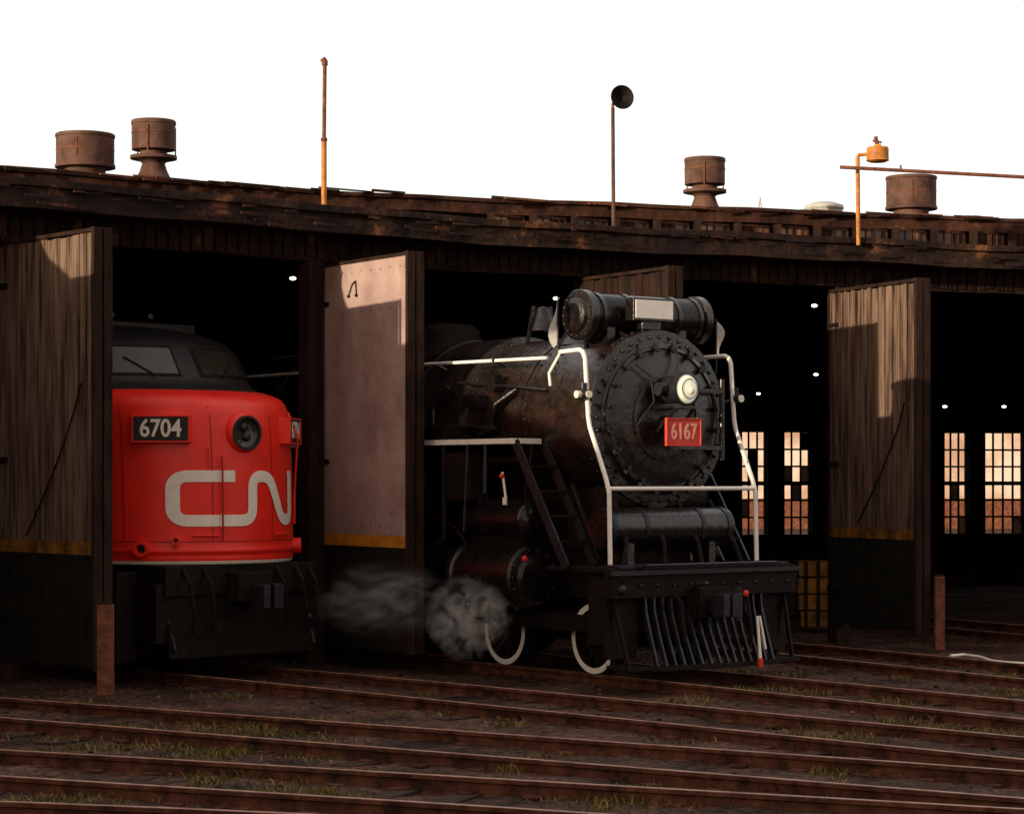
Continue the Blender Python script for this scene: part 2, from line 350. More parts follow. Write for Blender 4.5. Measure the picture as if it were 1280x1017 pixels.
# ------------------------------------------------------------ steam locomotive
HS=37.0
hs=Vector((math.sin(D2(HS)),-math.cos(D2(HS))))
RZ=math.atan2(hs.y,hs.x)
loc=empty('steam_locomotive',(1.62,28.61,0),RZ)
BZ=3.10
b=B()
b.lathe([(1.02,.27),(1.09,.27),(1.09,.12),(1.06,.115),(1.06,-1.1),(1.075,-1.1),(1.075,-1.2),(1.06,-1.2),(1.06,-2.3)],(0,0,BZ),(1,0,0),'boiler',56)
b.lathe([(1.06,-2.3),(1.12,-2.32),(1.12,-11.8)],(0,0,BZ),(1,0,0),'boiler',56)
for x in (-2.36,-3.4,-4.6,-5.8,-7.0,-8.2): b.lathe([(1.12,x),(1.135,x),(1.135,x-.08),(1.12,x-.08)],(0,0,BZ),(1,0,0),'black',56)
b.obj('boiler',loc)
b=B()
b.lathe([(1.09,.27),(1.08,.30),(.93,.31),(.90,.33),(.88,.36),(.80,.37),(.66,.405),(.45,.43),(.2,.445),(.001,.45)],(0,0,BZ),(1,0,0),'black',56)
b.lathe([(.90,.33),(.90,.37),(.86,.39),(.84,.37)],(0,0,BZ),(1,0,0),'black',56)
b.lathe([(.52,.42),(.52,.445),(.48,.45),(.47,.43)],(0,0,BZ),(1,0,0),'black',48)
for i in range(40):
    a=2*math.pi*i/40; b.sph((.315,1.0*math.sin(a),BZ+1.0*math.cos(a)),.024,'black',5,8)
    b.sph((.19,1.092*math.sin(a),BZ+1.092*math.cos(a)),.018,'black',4,6)
for i in range(20):
    a=2*math.pi*(i+.5)/20; c=Vector((.40,.84*math.sin(a),BZ+.84*math.cos(a))); q=Vector((.40,.93*math.sin(a),BZ+.93*math.cos(a)))
    b.beam(c,q,.06,.05,'black',up=(1,0,0)); b.cyl(c,c+Vector((.06,0,0)),.03,'steel',seg=6)
for x in (-1.0,-1.3,-2.2):
    for i in range(36):
        a=2*math.pi*i/36; b.sph((x,1.068*math.sin(a),BZ+1.068*math.cos(a)),.018,'black',4,6)
for z in (.35,-.35): b.beam((.46,.05,BZ+z),(.43,.88,BZ+z),.05,.09,'black',up=(1,0,0))
b.cyl((.42,.92,BZ-.5),(.42,.92,BZ+.5),.035,'black')
b.cyl((.45,0,BZ-.08),(.52,0,BZ-.08),.12,'black')
b.tube([(.45,-.5,BZ+.65),(.5,-.3,BZ+.5),(.5,-.25,BZ+.2),(.46,-.5,BZ-.1)],.014,'steel'); b.tube([(.35,.2,BZ+1.0),(.48,.15,BZ+.7),(.55,.05,BZ+.5)],.014,'steel')
b.obj('smokebox_front',loc)
b=B(); hz=3.45
b.box((.60,0,hz-.22),(.42,.42,.03),'black'); b.beam((.45,-.15,hz-.5),(.78,-.15,hz-.23),.03,.04,'black'); b.beam((.45,.15,hz-.5),(.78,.15,hz-.23),.03,.04,'black')
b.lathe([(.001,.42),(.12,.43),(.17,.48),(.175,.75),(.205,.77),(.205,.82),(.18,.83),(.175,.8)],(0,0,hz),(1,0,0),'steel',32)
b.lathe([(.178,.80),(.155,.835),(.09,.865),(.001,.88)],(0,0,hz),(1,0,0),'lens_reflect_glow',32)
b.lathe([(.12,.857),(.125,.865),(.115,.868)],(0,0,hz),(1,0,0),'steel',24); b.sph((.86,.02,hz-.02),.05,'lens')
b.cyl((.6,-.28,hz),(.6,-.18,hz),.08,'steel'); b.obj('headlight',loc)
b=B(); b.box((.74,-.0,2.93),(.03,.52,.30),'platered')
for y in(-.27,.27): b.box((.745,y,2.93),(.04,.02,.32),'platered')
for z in(-.16,.16): b.box((.745,0,2.93+z),(.04,.56,.02),'platered')
b.beam((.45,0,2.93),(.72,0,2.93),.08,.08,'black'); b.obj('number_plate',loc,bevel=.005)
Rf=basis_from_normal((1,0,0))
text('plate_digits','6167',.27,'digit',loc,Vector((.757,0,2.93)),Rf,0.004,0.78,0.004)
b=B(); fz=4.36; fx=-.18
b.lathe([(.001,-1.04),(.14,-1.05),(.2,-1.03),(.22,-.99),(.30,-.98),(.31,-.97),(.31,-.87),(.27,-.86),(.27,-.35)],(fx,0.08,fz),(0,1,0),'black',36)
b.lathe([(.001,1.04),(.14,1.05),(.2,1.03),(.22,.99),(.30,.98),(.31,.97),(.31,.87),(.27,.86),(.27,.3)],(fx,0.08,fz),(0,1,0),'black',36)
b.lathe([(.27,-.9),(.27,.9)],(fx,0.08,fz),(0,1,0),'black',36)
for i in range(16):
    a=2*math.pi*i/16
    for s in(-1,1): b.sph((fx+.26*math.cos(a),.08+s*.985,fz+.26*math.sin(a)),.02,'steel',4,6)
for y in (-.75,-.3,.45,.8): b.lathe([(.27,y-.03),(.285,y-.03),(.285,y+.03),(.27,y+.03)],(fx,.08,fz),(0,1,0),'black',36)
for y in(-.55,.6): b.box((fx,y,fz-.32),(.45,.12,.35),'black')
for y in(-.4,-.2,.1,.35,.5): b.tube([(fx+.2,y,fz-.2),(fx+.42,y,fz-.3),(fx+.44,y,fz-.55),(.3,y*.9,BZ+.9)],.03,'black')
b.obj('feedwater_heater',loc)
b=B(); b.box((.22,-.08,4.43),(.16,.66,.28),'black'); b.box((.303,-.08,4.43),(.012,.60,.225),'white'); b.box((.2,-.08,4.25),(.1,.3,.12),'black'); b.obj('number_lamp_box',loc,bevel=.006)
b=B()
b.lathe([(.5,0.95),(.42,1.05),(.36,1.15),(.35,1.45),(.39,1.47),(.39,1.53),(.33,1.53),(.3,1.3)],(-.95,0,BZ),(0,0,1),'black',32)
b.lathe([(.6,0.9),(.5,1.1),(.47,1.30),(.35,1.38),(.001,1.42)],(-4.2,0,BZ),(0,0,1),'dull',32)
b.lathe([(.55,0.9),(.5,1.1),(.45,1.3),(.3,1.42),(.001,1.45)],(-6.6,0,BZ),(0,0,1),'dull',32)
b.lathe([(.001,1.5),(.08,1.48),(.13,1.35),(.2,1.18)],(-1.9,-.1,BZ),(0,0,1),'steel',20)
for s in(-.25,.2): b.beam((-1.9,s-.1,BZ+.98),(-1.9,s*.6-.1,BZ+1.5),.04,.04,'black')
b.obj('stack_and_domes',loc)
b=B()
for s in(-1,1):
    b.box((-6.1,s*1.27,2.83),(10.8,.40,.03),'dull'); b.box((-6.1,s*1.475,2.83),(10.8,.014,.065),'white')
    b.box((-.69,s*1.27,2.83),(.014,.42,.065),'white')
    b.tube([(-.8,s*1.18,2.6),(-11,s*1.18,2.6)],.04,'dull'); b.tube([(-1.5,s*1.15,3.0),(-2.4,s*1.2,3.05),(-6,s*1.2,3.1)],.03,'boiler')
    b.tube([(-1.2,s*1.02,3.5),(-1.5,s*1.15,3.3),(-1.6,s*1.15,3.0),(-1.9,s*1.1,2.9)],.05,'black')
    b.tube([(-2.6,s*1.1,3.55),(-2.8,s*1.2,3.3),(-2.8,s*1.2,2.85)],.04,'black'); b.box((-2.0,s*1.12,3.35),(.35,.14,.16),'black'); b.box((-1.65,s*1.08,3.58),(.22,.12,.2),'black')
    b.cyl((-3.4,s*1.32,3.06),(-5.2,s*1.32,3.06),.2,'black')
    b.box((-2.3,s*1.3,2.94),(.5,.2,.2),'black')
    b.tube([(-.6,s*1.05,3.45),(-1.1,s*1.1,3.5),(-2.3,s*1.16,3.6)],.02,'black')
b.obj('running_boards',loc)
b=B()
for s in(-1,1):
    pts=[(-.2,s*1.15,3.90),(.2,s*1.17,3.91),(.27,s*1.17,3.88),(.31,s*1.17,3.80),(.37,s*1.17,3.1),(.40,s*1.17,2.98),(.71,s*1.17,2.35),(.76,s*1.17,2.2),(.78,s*1.17,1.36)]
    b.tube(pts,.028,'white')
    b.tube([(-.45,s*1.15,3.84),(-3,s*1.2,3.86),(-11,s*1.2,3.86)],.022,'white')
    b.tube([(-.40,s*1.14,3.5),(-.40,s*1.16,3.65),(-.2,s*1.15,3.88)],.02,'white')
    b.sph((-.2,s*1.12,3.90),.045,'black')
    for x in(-1.5,-2.8,-4.2): b.cyl((x,s*1.0,3.78),(x,s*1.2,3.86),.025,'black',seg=6)
b.tube([(.75,-1.17,2.25),(.75,1.17,2.25)],.026,'white')
b.obj('white_handrails',loc)
b=B()
for s in(-1,1):
    for y in(1.02,1.45): b.beam((-.7,s*y,2.82),(.30,s*y,1.32),.03,.12,'steel',up=(1,0,.6))
    for i in range(1,5):
        u=i/5; b.box((-.7+1.0*u,s*1.235,2.82-1.5*u),(.16,.42,.025),'dull')
    b.tube([(-.15,s*1.0,2.3),(.3,s*.95,1.4)],.03,'dull')
b.obj('front_steps',loc)
b=B()
b.box((.45,0,1.30),(1.25,2.75,.05),'dull'); b.box((1.1,0,1.15),(.14,2.95,.34),'dull')
b.box((1.19,0,1.27),(.05,3.0,.05),'steel'); b.box((1.0,0,1.34),(.35,2.7,.03),'steel')
for y in[-1.3+.26*i for i in range(11)]: b.sph((1.175,y,1.12),.022,'black',5,7)
b.cyl((.45,-1.06,1.78),(.45,.9,1.78),.235,'black',seg=32)
for y in(-1.0,-.5,.4,.82): b.lathe([(.235,y-.03),(.245,y-.03),(.245,y+.03),(.235,y+.03)],(.45,0,1.78),(0,1,0),'steel',32)
for y in(-.7,.6): b.box((.45,y,1.45),(.3,.1,.3),'black')
b.cyl((.12,-.8,2.12),(.12,.8,2.12),.16,'dull'); b.box((-.3,0,1.9),(.8,1.3,.8),'dull')
b.box((-.5,0,2.2),(1.4,1.1,.5),'dull')
for y in (-.95,-.3,.3,.95): b.tube([(.75,y,1.32),(.7,y*.9,1.6),(.35,y*.8,2.1)],.03,'dull')
b.obj('pilot_deck',loc)
b=B()
N=15
for i in range(N):
    y=-.92+1.84*i/(N-1); yb=y*1.0
    fwd=.26-.08*abs(y)
    pts=[(1.1,y,.98),(1.12,y,.8),(1.15+fwd*.35,yb,.5),(1.15+fwd,yb,.17)]
    for p,q in zip(pts[:-1],pts[1:]): b.beam(p,q,.03,.055,'steel',up=(1,0,0))
b.beam((1.32,-1.0,.16),(1.42,0,.16),.08,.06,'dull'); b.beam((1.42,0,.16),(1.32,1.0,.16),.08,.06,'dull')
for s in(-1,1):
    b.box((1.15,s*1.18,.17),(.42,.36,.04),'dull')
    for x in(.98,1.28): b.beam((x,s*1.3,.17),(1.05,s*1.36,1.0),.03,.05,'dull',up=(1,0,0))
    b.box((1.0,s*1.2,.64),(.05,.46,.75),'dull'); b.box((.80,s*1.33,.82),(.42,.03,.8),'dull')
b.obj('pilot',loc)
b=B()
b.box((1.2,0,.90),(.25,.5,.36),'dull'); b.box((1.38,0,.88),(.3,.2,.2),'steel'); b.box((1.56,.06,.88),(.18,.16,.28),'steel'); b.box((1.56,-.12,.88),(.2,.1,.26),'steel'); b.cyl((1.6,.1,.70),(1.6,.1,1.08),.05,'steel')
b.tube([(1.2,-.28,1.05),(1.35,-.32,1.12),(1.5,-.3,1.15)],.02,'steel')
b.tube([(1.15,.45,1.0),(1.35,.48,.95),(1.42,.48,.6),(1.4,.5,.38)],.028,'dull'); b.tube([(1.15,-.5,1.0),(1.32,-.53,.9),(1.36,-.53,.6),(1.34,-.5,.45)],.028,'dull')
b.sph((1.40,.42,1.0),.035,'redbit',6,8,(1,1,1.2))
b.tube([(1.40,.60,.72),(1.48,.58,.22)],.020,'white'); b.tube([(1.38,.66,.72),(1.42,.72,.32)],.018,'white'); b.cyl((1.48,.58,.12),(1.48,.58,.22),.035,'redbit')
b.tube([(1.15,-1.05,1.32),(1.32,-1.05,1.36),(1.32,1.0,1.36)],.018,'steel')
b.sph((1.16,-1.32,1.08),.07,'steel'); b.cyl((1.1,-1.32,1.08),(1.18,-1.32,1.25),.05,'steel')
b.obj('coupler_and_hoses',loc,bevel=.01)
b=B()
for s in(-1,1):
    b.lathe([(.001,-.50),(.2,-.50),(.26,-.53),(.36,-.54),(.40,-.56),(.40,-.66),(.37,-.68),(.37,-1.75),(.40,-1.77),(.40,-1.86),(.001,-1.88)],(-.2,s*1.14,1.16),(1,0,0),'black',36)
    b.lathe([(.001,-.46),(.12,-.46),(.17,-.5),(.22,-.52),(.23,-.54),(.23,-.62),(.2,-.64),(.2,-1.8),(.001,-1.82)],(-.2,s*1.16,1.86),(1,0,0),'black',30)
    for i in range(14):
        a=2*math.pi*i/14; b.sph((-.73,s*1.14+.33*math.cos(a),1.16+.33*math.sin(a)),.022,'steel',4,6)
    b.box((-1.4,s*.85,1.5),(1.05,.7,1.2),'dull')
    b.box((-2.8,s*1.16,1.42),(1.5,.12,.14),'steel'); b.box((-2.8,s*1.16,.98),(1.5,.12,.12),'steel'); b.box((-3.1,s*1.16,1.18),(.5,.18,.34),'steel')
    b.tube([(-.4,s*1.42,2.75),(-.5,s*1.45,2.2),(-.5,s*1.4,1.9)],.02,'dull')
    b.tube([(-.9,s*1.44,2.1),(-.95,s*1.46,2.45)],.016,'white'); b.sph((-.95,s*1.47,2.40),.035,'redbit',6,8); b.sph((-.5,s*1.46,1.40),.04,'redbit',6,8); b.cyl((-.9,s*1.46,2.05),(-.9,s*1.46,2.14),.03,'white')
    b.tube([(-2.2,s*1.45,2.8),(-2.2,s*1.45,1.6),(-2.6,s*1.45,1.4)],.035,'dull')
    b.tube([(-1.3,s*1.46,2.8),(-1.3,s*1.47,2.2),(-1.5,s*1.4,2.05)],.03,'steel'); b.tube([(-1.7,s*1.44,2.8),(-1.75,s*1.47,1.7)],.02,'steel')
    b.box((-3.4,s*1.2,2.2),(.9,.2,.5),'dull')
    b.box((-1.9,s*1.3,2.4),(.5,.3,.6),'dull')
b.obj('cylinders',loc)
b=B(); b.box((-5.5,0,1.25),(11.5,1.1,.7),'dull'); b.box((-5.5,0,2.0),(11,1.2,1.0),'dull')
b.box((-.9,0,.62),(2.6,1.1,.25),'dull')
for s in(-1,1): b.box((-.9,s*.92,.62),(2.3,.08,.2),'dull')
b.box((-12.7,0,3.1),(2.2,3.0,2.6),'dull'); b.lathe([(1.45,-11.5),(1.55,-13.9),(.001,-13.9)],(0,0,3.0),(1,0,0),'dull',24)
b.obj('frame_and_cab',loc)
def wheel(bb,x,r,s,spokes,k='dull',rim='white'):
    o=(x,s*.72,r); ax=(0,s,0)
    bb.lathe([(r*.80,-.07),(r,-.07),(r,.06),(r*.985,.068)],o,ax,'steel',40); bb.lathe([(r+.03,-.09),(r+.03,-.06),(r,-.06)],o,ax,'steel',40)
    iw=.83 if r<.5 else .955
    bb.lathe([(r*.99,.07),(r*iw,.07)],o,ax,rim,40); bb.lathe([(r*iw,.07),(r*.80,.05),(r*.80,-.05)],o,ax,k,40)
    bb.lathe([(.001,.10),(r*.18,.10),(r*.25,.06),(r*.25,-.06)],o,ax,k,24)
    for i in range(spokes):
        a=2*math.pi*i/spokes; d=Vector((math.cos(a),0,math.sin(a))); bb.beam(Vector(o)+d*r*.2,Vector(o)+d*r*.82,.05,.06,k,up=(0,1,0))
b=B()
for s in(-1,1):
    for x in(0,-1.8): wheel(b,x,.43,s,12)
    for i in range(4): wheel(b,-3.32-1.95*i,.93,s,16,rim='rust')
for x,r in((0,.43),(-1.8,.43)): b.cyl((x,-.7,r),(x,.7,r),.09,'dull')
for s in(-1,1):
    b.beam((-3.3,s*1.0,.62),(-9.2,s*1.0,.62),.08,.15,'steel'); b.beam((-2.9,s*1.12,1.15),(-5.3,s*1.12,.65),.08,.14,'steel')
b.obj('wheels',loc)
b=B()
for s,yo,x in((-1,-1.12,-.28),(1,1.33,-.14)):
    b.cyl((x,yo,3.7),(x,yo,4.58 if s<0 else 4.4),.012,'steel',seg=6)
    vs=[];n=8
    for i in range(n+1):
        u=i/n; z=(4.55-.55*u) if s<0 else (4.36-.38*u); wd=(.02+.15*u*(1.15-u)*2.2)*(1 if s<0 else .75)
        vs+=[(x-.01,yo,z),(x+.06*math.sin(u*6)+.02,yo-(wd if s<0 else -wd),z-.05*u)]
    b.add(vs,[(2*i,2*i+1,2*i+3,2*i+2) for i in range(n)],'white',True)
b.obj('white_flags',loc)
b=B()
for s in(-1,1):
    c=Vector((.34,s*1.22,3.37)); b.sph(c,.075,'steel',8,12); b.cyl(c,c+Vector((.1,0,0)),.055,'steel'); b.cyl(c+Vector((.1,0,0)),c+Vector((.115,0,0)),.045,'lens'); b.cyl(c+Vector((0,s*.05,0)),c+Vector((0,s*.11,0)),.045,'lens'); b.cyl(c+Vector((0,0,.06)),c+Vector((0,0,.14)),.04,'steel'); b.beam(c,(.2,s*1.0,3.3),.03,.03,'black')
b.obj('marker_lamps',loc)
# ------------------------------------------------------------ diesel locomotive
HD=43.0; hd=Vector((math.sin(D2(HD)),-math.cos(D2(HD))))
dl=empty('diesel_locomotive',(-3.26,28.45,0),math.atan2(hd.y,hd.x))
keys=[(1.33,-.02,1.50,1.6),(1.37,.01,1.515,1.6),(1.44,.0,1.52,1.6),(1.49,.03,1.53,1.6),(1.54,.0,1.52,1.6),(2.4,-.01,1.53,1.65),(3.0,-.05,1.53,1.65),(3.2,-.09,1.53,1.65),(3.30,-.15,1.52,1.62),(3.38,-.27,1.51,1.55),(3.44,-.50,1.50,1.45),(3.50,-.85,1.49,1.25),(3.56,-1.05,1.48,1.12),(3.62,-1.12,1.47,1.05),(4.04,-1.42,1.38,.95),(4.14,-1.55,1.33,.95),(4.25,-1.85,1.2,.95),(4.34,-2.3,1.0,.9),(4.40,-2.9,.7,.7),(4.43,-3.4,.3,.4)]
def kz(z):
    for a,c in zip(keys[:-1],keys[1:]):
        if z<=c[0]:
            u=(z-a[0])/(c[0]-a[0]); u=max(0,u); return [a[i]*(1-u)+c[i]*u for i in(1,2,3)]
    return list(keys[-1][1:])
def surf(y,z):
    s,w,L=kz(z); q=min(abs(y)/w,.999); return s-L*(1-math.sqrt(1-q*q))
def surft(t,z,off=0):
    s,w,L=kz(z); return Vector((s-L*(1-math.cos(t))+off*math.cos(t),(w+off)*math.sin(t),z))
zs=[1.33,1.37,1.42,1.44,1.47,1.49,1.52,1.54]+[1.6+.1*i for i in range(16)]+[3.15,3.2,3.25,3.3,3.34,3.38,3.41,3.44,3.47,3.5,3.53,3.56,3.62,3.7,3.8,3.9,4.04,4.09,4.14,4.2,4.25,4.3,4.34,4.37,4.40,4.43]
b=B(); NT=36
for z0,z1 in zip(zs[:-1],zs[1:]):
    vs=[]
    for z in(z0,z1):
        s,w,L=kz(z)
        row=[Vector((-15,-w,z)),Vector((s-L-.001,-w,z))]+[surft(-math.pi/2+math.pi*i/NT,z) for i in range(1,NT)]+[Vector((s-L-.001,w,z)),Vector((-15,w,z))]
        vs+=row
    n=len(row); k='cream' if z1<=1.375 else ('red' if z1<=3.475 else 'blackp')
    b.add(vs,[(i,i+1,n+i+1,n+i) for i in range(n-1)],k,True)
o=b.obj('car_body',dl)
bm=bmesh.new(); bm.from_mesh(o.data); bmesh.ops.remove_doubles(bm,verts=bm.verts,dist=0.0005); bmesh.ops.recalc_face_normals(bm,faces=bm.faces); bm.to_mesh(o.data); bm.free()
def patch(bb,t0,t1,z0,z1,off,k,nt=8,nz=5,skew=0):
    vs=[]
    for j in range(nz+1):
        for i in range(nt+1):
            z=z0+(z1-z0)*j/nz; t=t0+(t1-t0)*i/nt+skew*(j/nz); vs.append(surft(t,z,off))
    bb.add(vs,[(j*(nt+1)+i,j*(nt+1)+i+1,(j+1)*(nt+1)+i+1,(j+1)*(nt+1)+i) for j in range(nz) for i in range(nt)],k,True)
b=B()
for s in(-1,1):
    patch(b,s*.10,s*1.02,3.66,4.05,.012,'dull'); patch(b,s*.13,s*.97,3.69,4.02,.018,'glass')
    patch(b,s*1.15,s*1.5,3.62,4.02,.012,'glass')
    p=surft(s*.35,3.66,.04); q=surft(s*.6,3.9,.04); b.cyl(p,q,.01,'steel',seg=6)
b.obj('windshield',dl)
b=B()
c=Vector((surf(0,2.93)-.02,0,2.93))
b.lathe([(.27,-.05),(.25,.03),(.225,.07),(.21,.08)],c,(1,0,0),'red',36)
b.lathe([(.215,.06),(.215,.10),(.185,.10),(.175,.06)],c,(1,0,0),'blackp',36); b.lathe([(.18,.06),(.12,.04),(.001,.035)],c,(1,0,0),'glass',36)
b.lathe([(.055,.06),(.03,.075),(.001,.08)],c+Vector((0,.02,-.05)),(1,0,0),'steel',16); b.lathe([(.055,.06),(.03,.075),(.001,.08)],c+Vector((0,-.02,.07)),(1,0,0),'steel',16)
b.obj('headlight',dl)
for s in(-1,1):
    t=s*.68; zc=2.97; p=surft(t,zc,0); s_,w_,L_=kz(zc)
    nrm=Vector((math.cos(t)/L_*1.0,math.sin(t)/w_,0)).normalized()
    R=basis_from_normal(nrm); b=B()
    b.box(p+nrm*.01,(.72,.33,.14),'red',R); b.box(p+nrm*.085,(.66,.29,.02),'blackp',R)
    for d in(-.34,.34): b.box(p+nrm*.085+R@Vector((d,0,0)),(.02,.32,.04),'red',R)
    for d in(-.155,.155): b.box(p+nrm*.085+R@Vector((0,d,0)),(.70,.02,.04),'red',R)
    b.obj('number_board',dl,bevel=.004)
    text('number_board_digits','6704',.295,'cream',dl,p+nrm*.10,R,.002,.86,.006)
def rounded(pts,r,n=6):
    out=[Vector(pts[0])]
    for a,c,d in zip(pts[:-2],pts[1:-1],pts[2:]):
        a=Vector(a);c=Vector(c);d=Vector(d); u=(a-c);v=(d-c); rr=min(r,u.length*.48,v.length*.48); u.normalize();v.normalize()
        p0=c+u*rr;p1=c+v*rr
        for i in range(n+1):
            q=i/n; out.append(p0*(1-q)**2+c*2*q*(1-q)+p1*q*q)
    out.append(Vector(pts[-1])); return out
zt,zb=2.40,1.86
path=rounded([(-.16,zt),(-.88,zt),(-.88,zb),(.10,zb),(.10,zt),(.40,zt),(.66,zb),(.90,zb),(.90,zt+.07)],.16)
fine=[]
for a,c in zip(path[:-1],path[1:]):
    n=max(1,int((c-a).length/.04))
    for i in range(n): fine.append(a.lerp(c,i/n))
fine.append(path[-1])
b=B(); vs=[];hw=.07
for i,p in enumerate(fine):
    a=fine[max(0,i-1)];c=fine[min(len(fine)-1,i+1)]; d=(c-a).normalized(); nn=Vector((-d.y,d.x))
    for u in(-1,-.33,.33,1):
        q=p+nn*hw*u; vs.append((surf(q.x,q.y)+.012,q.x,q.y))
b.add(vs,[(4*i+j,4*i+j+1,4*i+j+5,4*i+j+4) for i in range(len(fine)-1) for j in range(3)],'cream',True)
b.obj('nose_emblem',dl)
b=B()
def ring(y,z,r):
    t=math.asin(max(-1,min(1,y/1.52))); p=surft(t,z,0); n=Vector((math.cos(t),math.sin(t),0))
    b.lathe([(r,-.02),(r,.09),(r*.6,.09),(r*.5,.03)],p,n,'red',20); b.lathe([(r*.5,.03),(.001,.03)],p,n,'blackp',20)
ring(-1.15,1.52,.10); ring(1.15,1.52,.10); ring(-.85,1.62,.05)
b.tube([(surf(-.35,z)+.05,-.35,z) for z in(1.62,2.0,2.45,2.65)],.012,'reddark')
b.tube([(surf(-.5,2.75)+.05,-.5,2.75),(surf(-.5,2.5)+.06,-.5,2.5)],.014,'red')
for y in (-.7,.5): b.tube([(surf(y,1.68)+.05,y,1.68),(surf(y+.3,1.68)+.05,y+.3,1.68)],.014,'red')
patch(b,-1.3,1.3,1.6,1.612,.006,'reddark',24,1)
for t in (-1.0,-.30,.30,1.0): patch(b,t,t+.010,1.62,3.25,.004,'reddark',1,12)
b.tube([(surf(.95,3.2)+.05,.95,3.2),(surf(.95,2.95)+.14,1.0,2.9),(surf(1.05,2.2)+.06,1.05,2.2),(surf(1.05,1.8)+.05,1.05,1.8)],.014,'red')
b.obj('nose_fittings',dl)
b=B()
b.box((-.75,0,1.14),(1.4,2.3,.36),'dull'); b.box((-.35,0,.75),(.5,2.5,.7),'dull'); b.box((-.08,0,.42),(.08,2.2,.42),'dull')
b.box((-8,0,1.2),(13.8,2.6,.3),'dull'); b.box((.05,0,1.05),(.3,.5,.35),'dull'); b.box((.32,0,.95),(.35,.18,.2),'dull'); b.box((.5,.07,.95),(.16,.14,.3),'steel'); b.box((.5,-.12,.95),(.18,.1,.28),'steel')
for y in(-.9,-.6,.5,.8,1.0): b.tube([(-.05,y,1.28),(.1,y,1.1),(.12,y+.05,.75),(.05,y+.08,.5)],.028,'dull')
for s in(-1,1):
    for z in(.3,.65,1.0): b.box((-.9,s*1.25,z),(.5,.35,.03),'dull')
    b.box((-1.2,s*1.35,.7),(.04,.3,1.1),'dull'); b.box((-.6,s*1.35,.7),(.04,.3,1.1),'dull'); b.beam((-.3,s*1.1,1.2),(0,s*1.05,.3),.04,.05,'steel')
    b.box((-3.5,s*.95,.75),(3.2,.16,.35),'dull')
    for x in(-2.6,-4.9): b.lathe([(.5,-.07),(.5,.06),(.44,.07),(.1,.03),(.001,.03)],(x,s*.72,.5),(0,s,0),'steel',28); b.box((x,s*1.02,.5),(.3,.12,.3),'dull')
b.obj('underframe_and_trucks',dl,bevel=.006)
b=B(); b.box((-4.5,0,4.45),(.8,.9,.12),'dull'); b.cyl((-2.9,.3,4.4),(-2.5,.3,4.5),.04,'steel'); b.cyl((-2.9,-.3,4.4),(-2.5,-.3,4.5),.04,'steel'); b.box((-6,0,4.35),(14*.5,2.0,.12),'blackp'); b.obj('roof_equipment',dl)
# ------------------------------------------------------------ tracks
def track(p,h,back,fwd,name='railway_track'):
    p=Vector(p); d=Vector((math.sin(D2(h)),-math.cos(D2(h))))
    em=empty(name,(p.x,p.y,0),math.atan2(d.y,d.x)); b=B()
    for s in(-.75,.75):
        n=int((back+fwd)/3)
        prof=[(-.07,-.165),(-.07,-.15),(-.015,-.13),(-.012,-.045),(-.036,-.035),(-.036,-.004),(-.028,0),(.028,0),(.036,-.004),(.036,-.035),(.012,-.045),(.015,-.13),(.07,-.15),(.07,-.165)]
        vs=[];m=len(prof); xs=[-back+(back+fwd)*i/n for i in range(n+1)]
        for i,x in enumerate(xs):
            j=random.uniform(-.010,.010)
            vs+=[(x,s+a+j,z+j*.5) for a,z in prof]
        b.add(vs,[(i*m+j,i*m+j+1,(i+1)*m+j+1,(i+1)*m+j) for i in range(n) for j in range(m-1) if j!=6],'rail')
        b.add(vs,[(i*m+6,i*m+7,(i+1)*m+7,(i+1)*m+6) for i in range(n)],'railtop')
        x=-back+random.uniform(0,6)
        while x<fwd: b.box((x,s,-.1),(.6,.06,.07),'rail'); x+=9.8
    b.obj('rails',em)
    b=B(); x=-back
    while x<fwd:
        b.box((x+random.uniform(-.06,.06),random.uniform(-.12,.12),-.205+random.uniform(-.025,.015)),(.22,2.5,.16),'tie',Matrix.Rotation(random.uniform(-.04,.04),3,'Z'))
        for s in(-.75,.75):
            for q in(-.1,.1): b.box((x,s+q,-.118),(.14,.10,.02),'rail')
        x+=.58
    b.obj('ties',em)
track((1.62,28.61),37,16,40); track((-3.26,28.45),44,16,40)
track(P(640,0,32.3).xy+Vector((4.05,0)),31.5,16,38)
p=P(1400,0,34.6).xy; track(p,27,14,36)
track((-.2207*24.1,24.1),56.5,12,38); track((-.2207*19.35,19.35),66,14,36); track((-.2207*16.2,16.2),74,14,34)
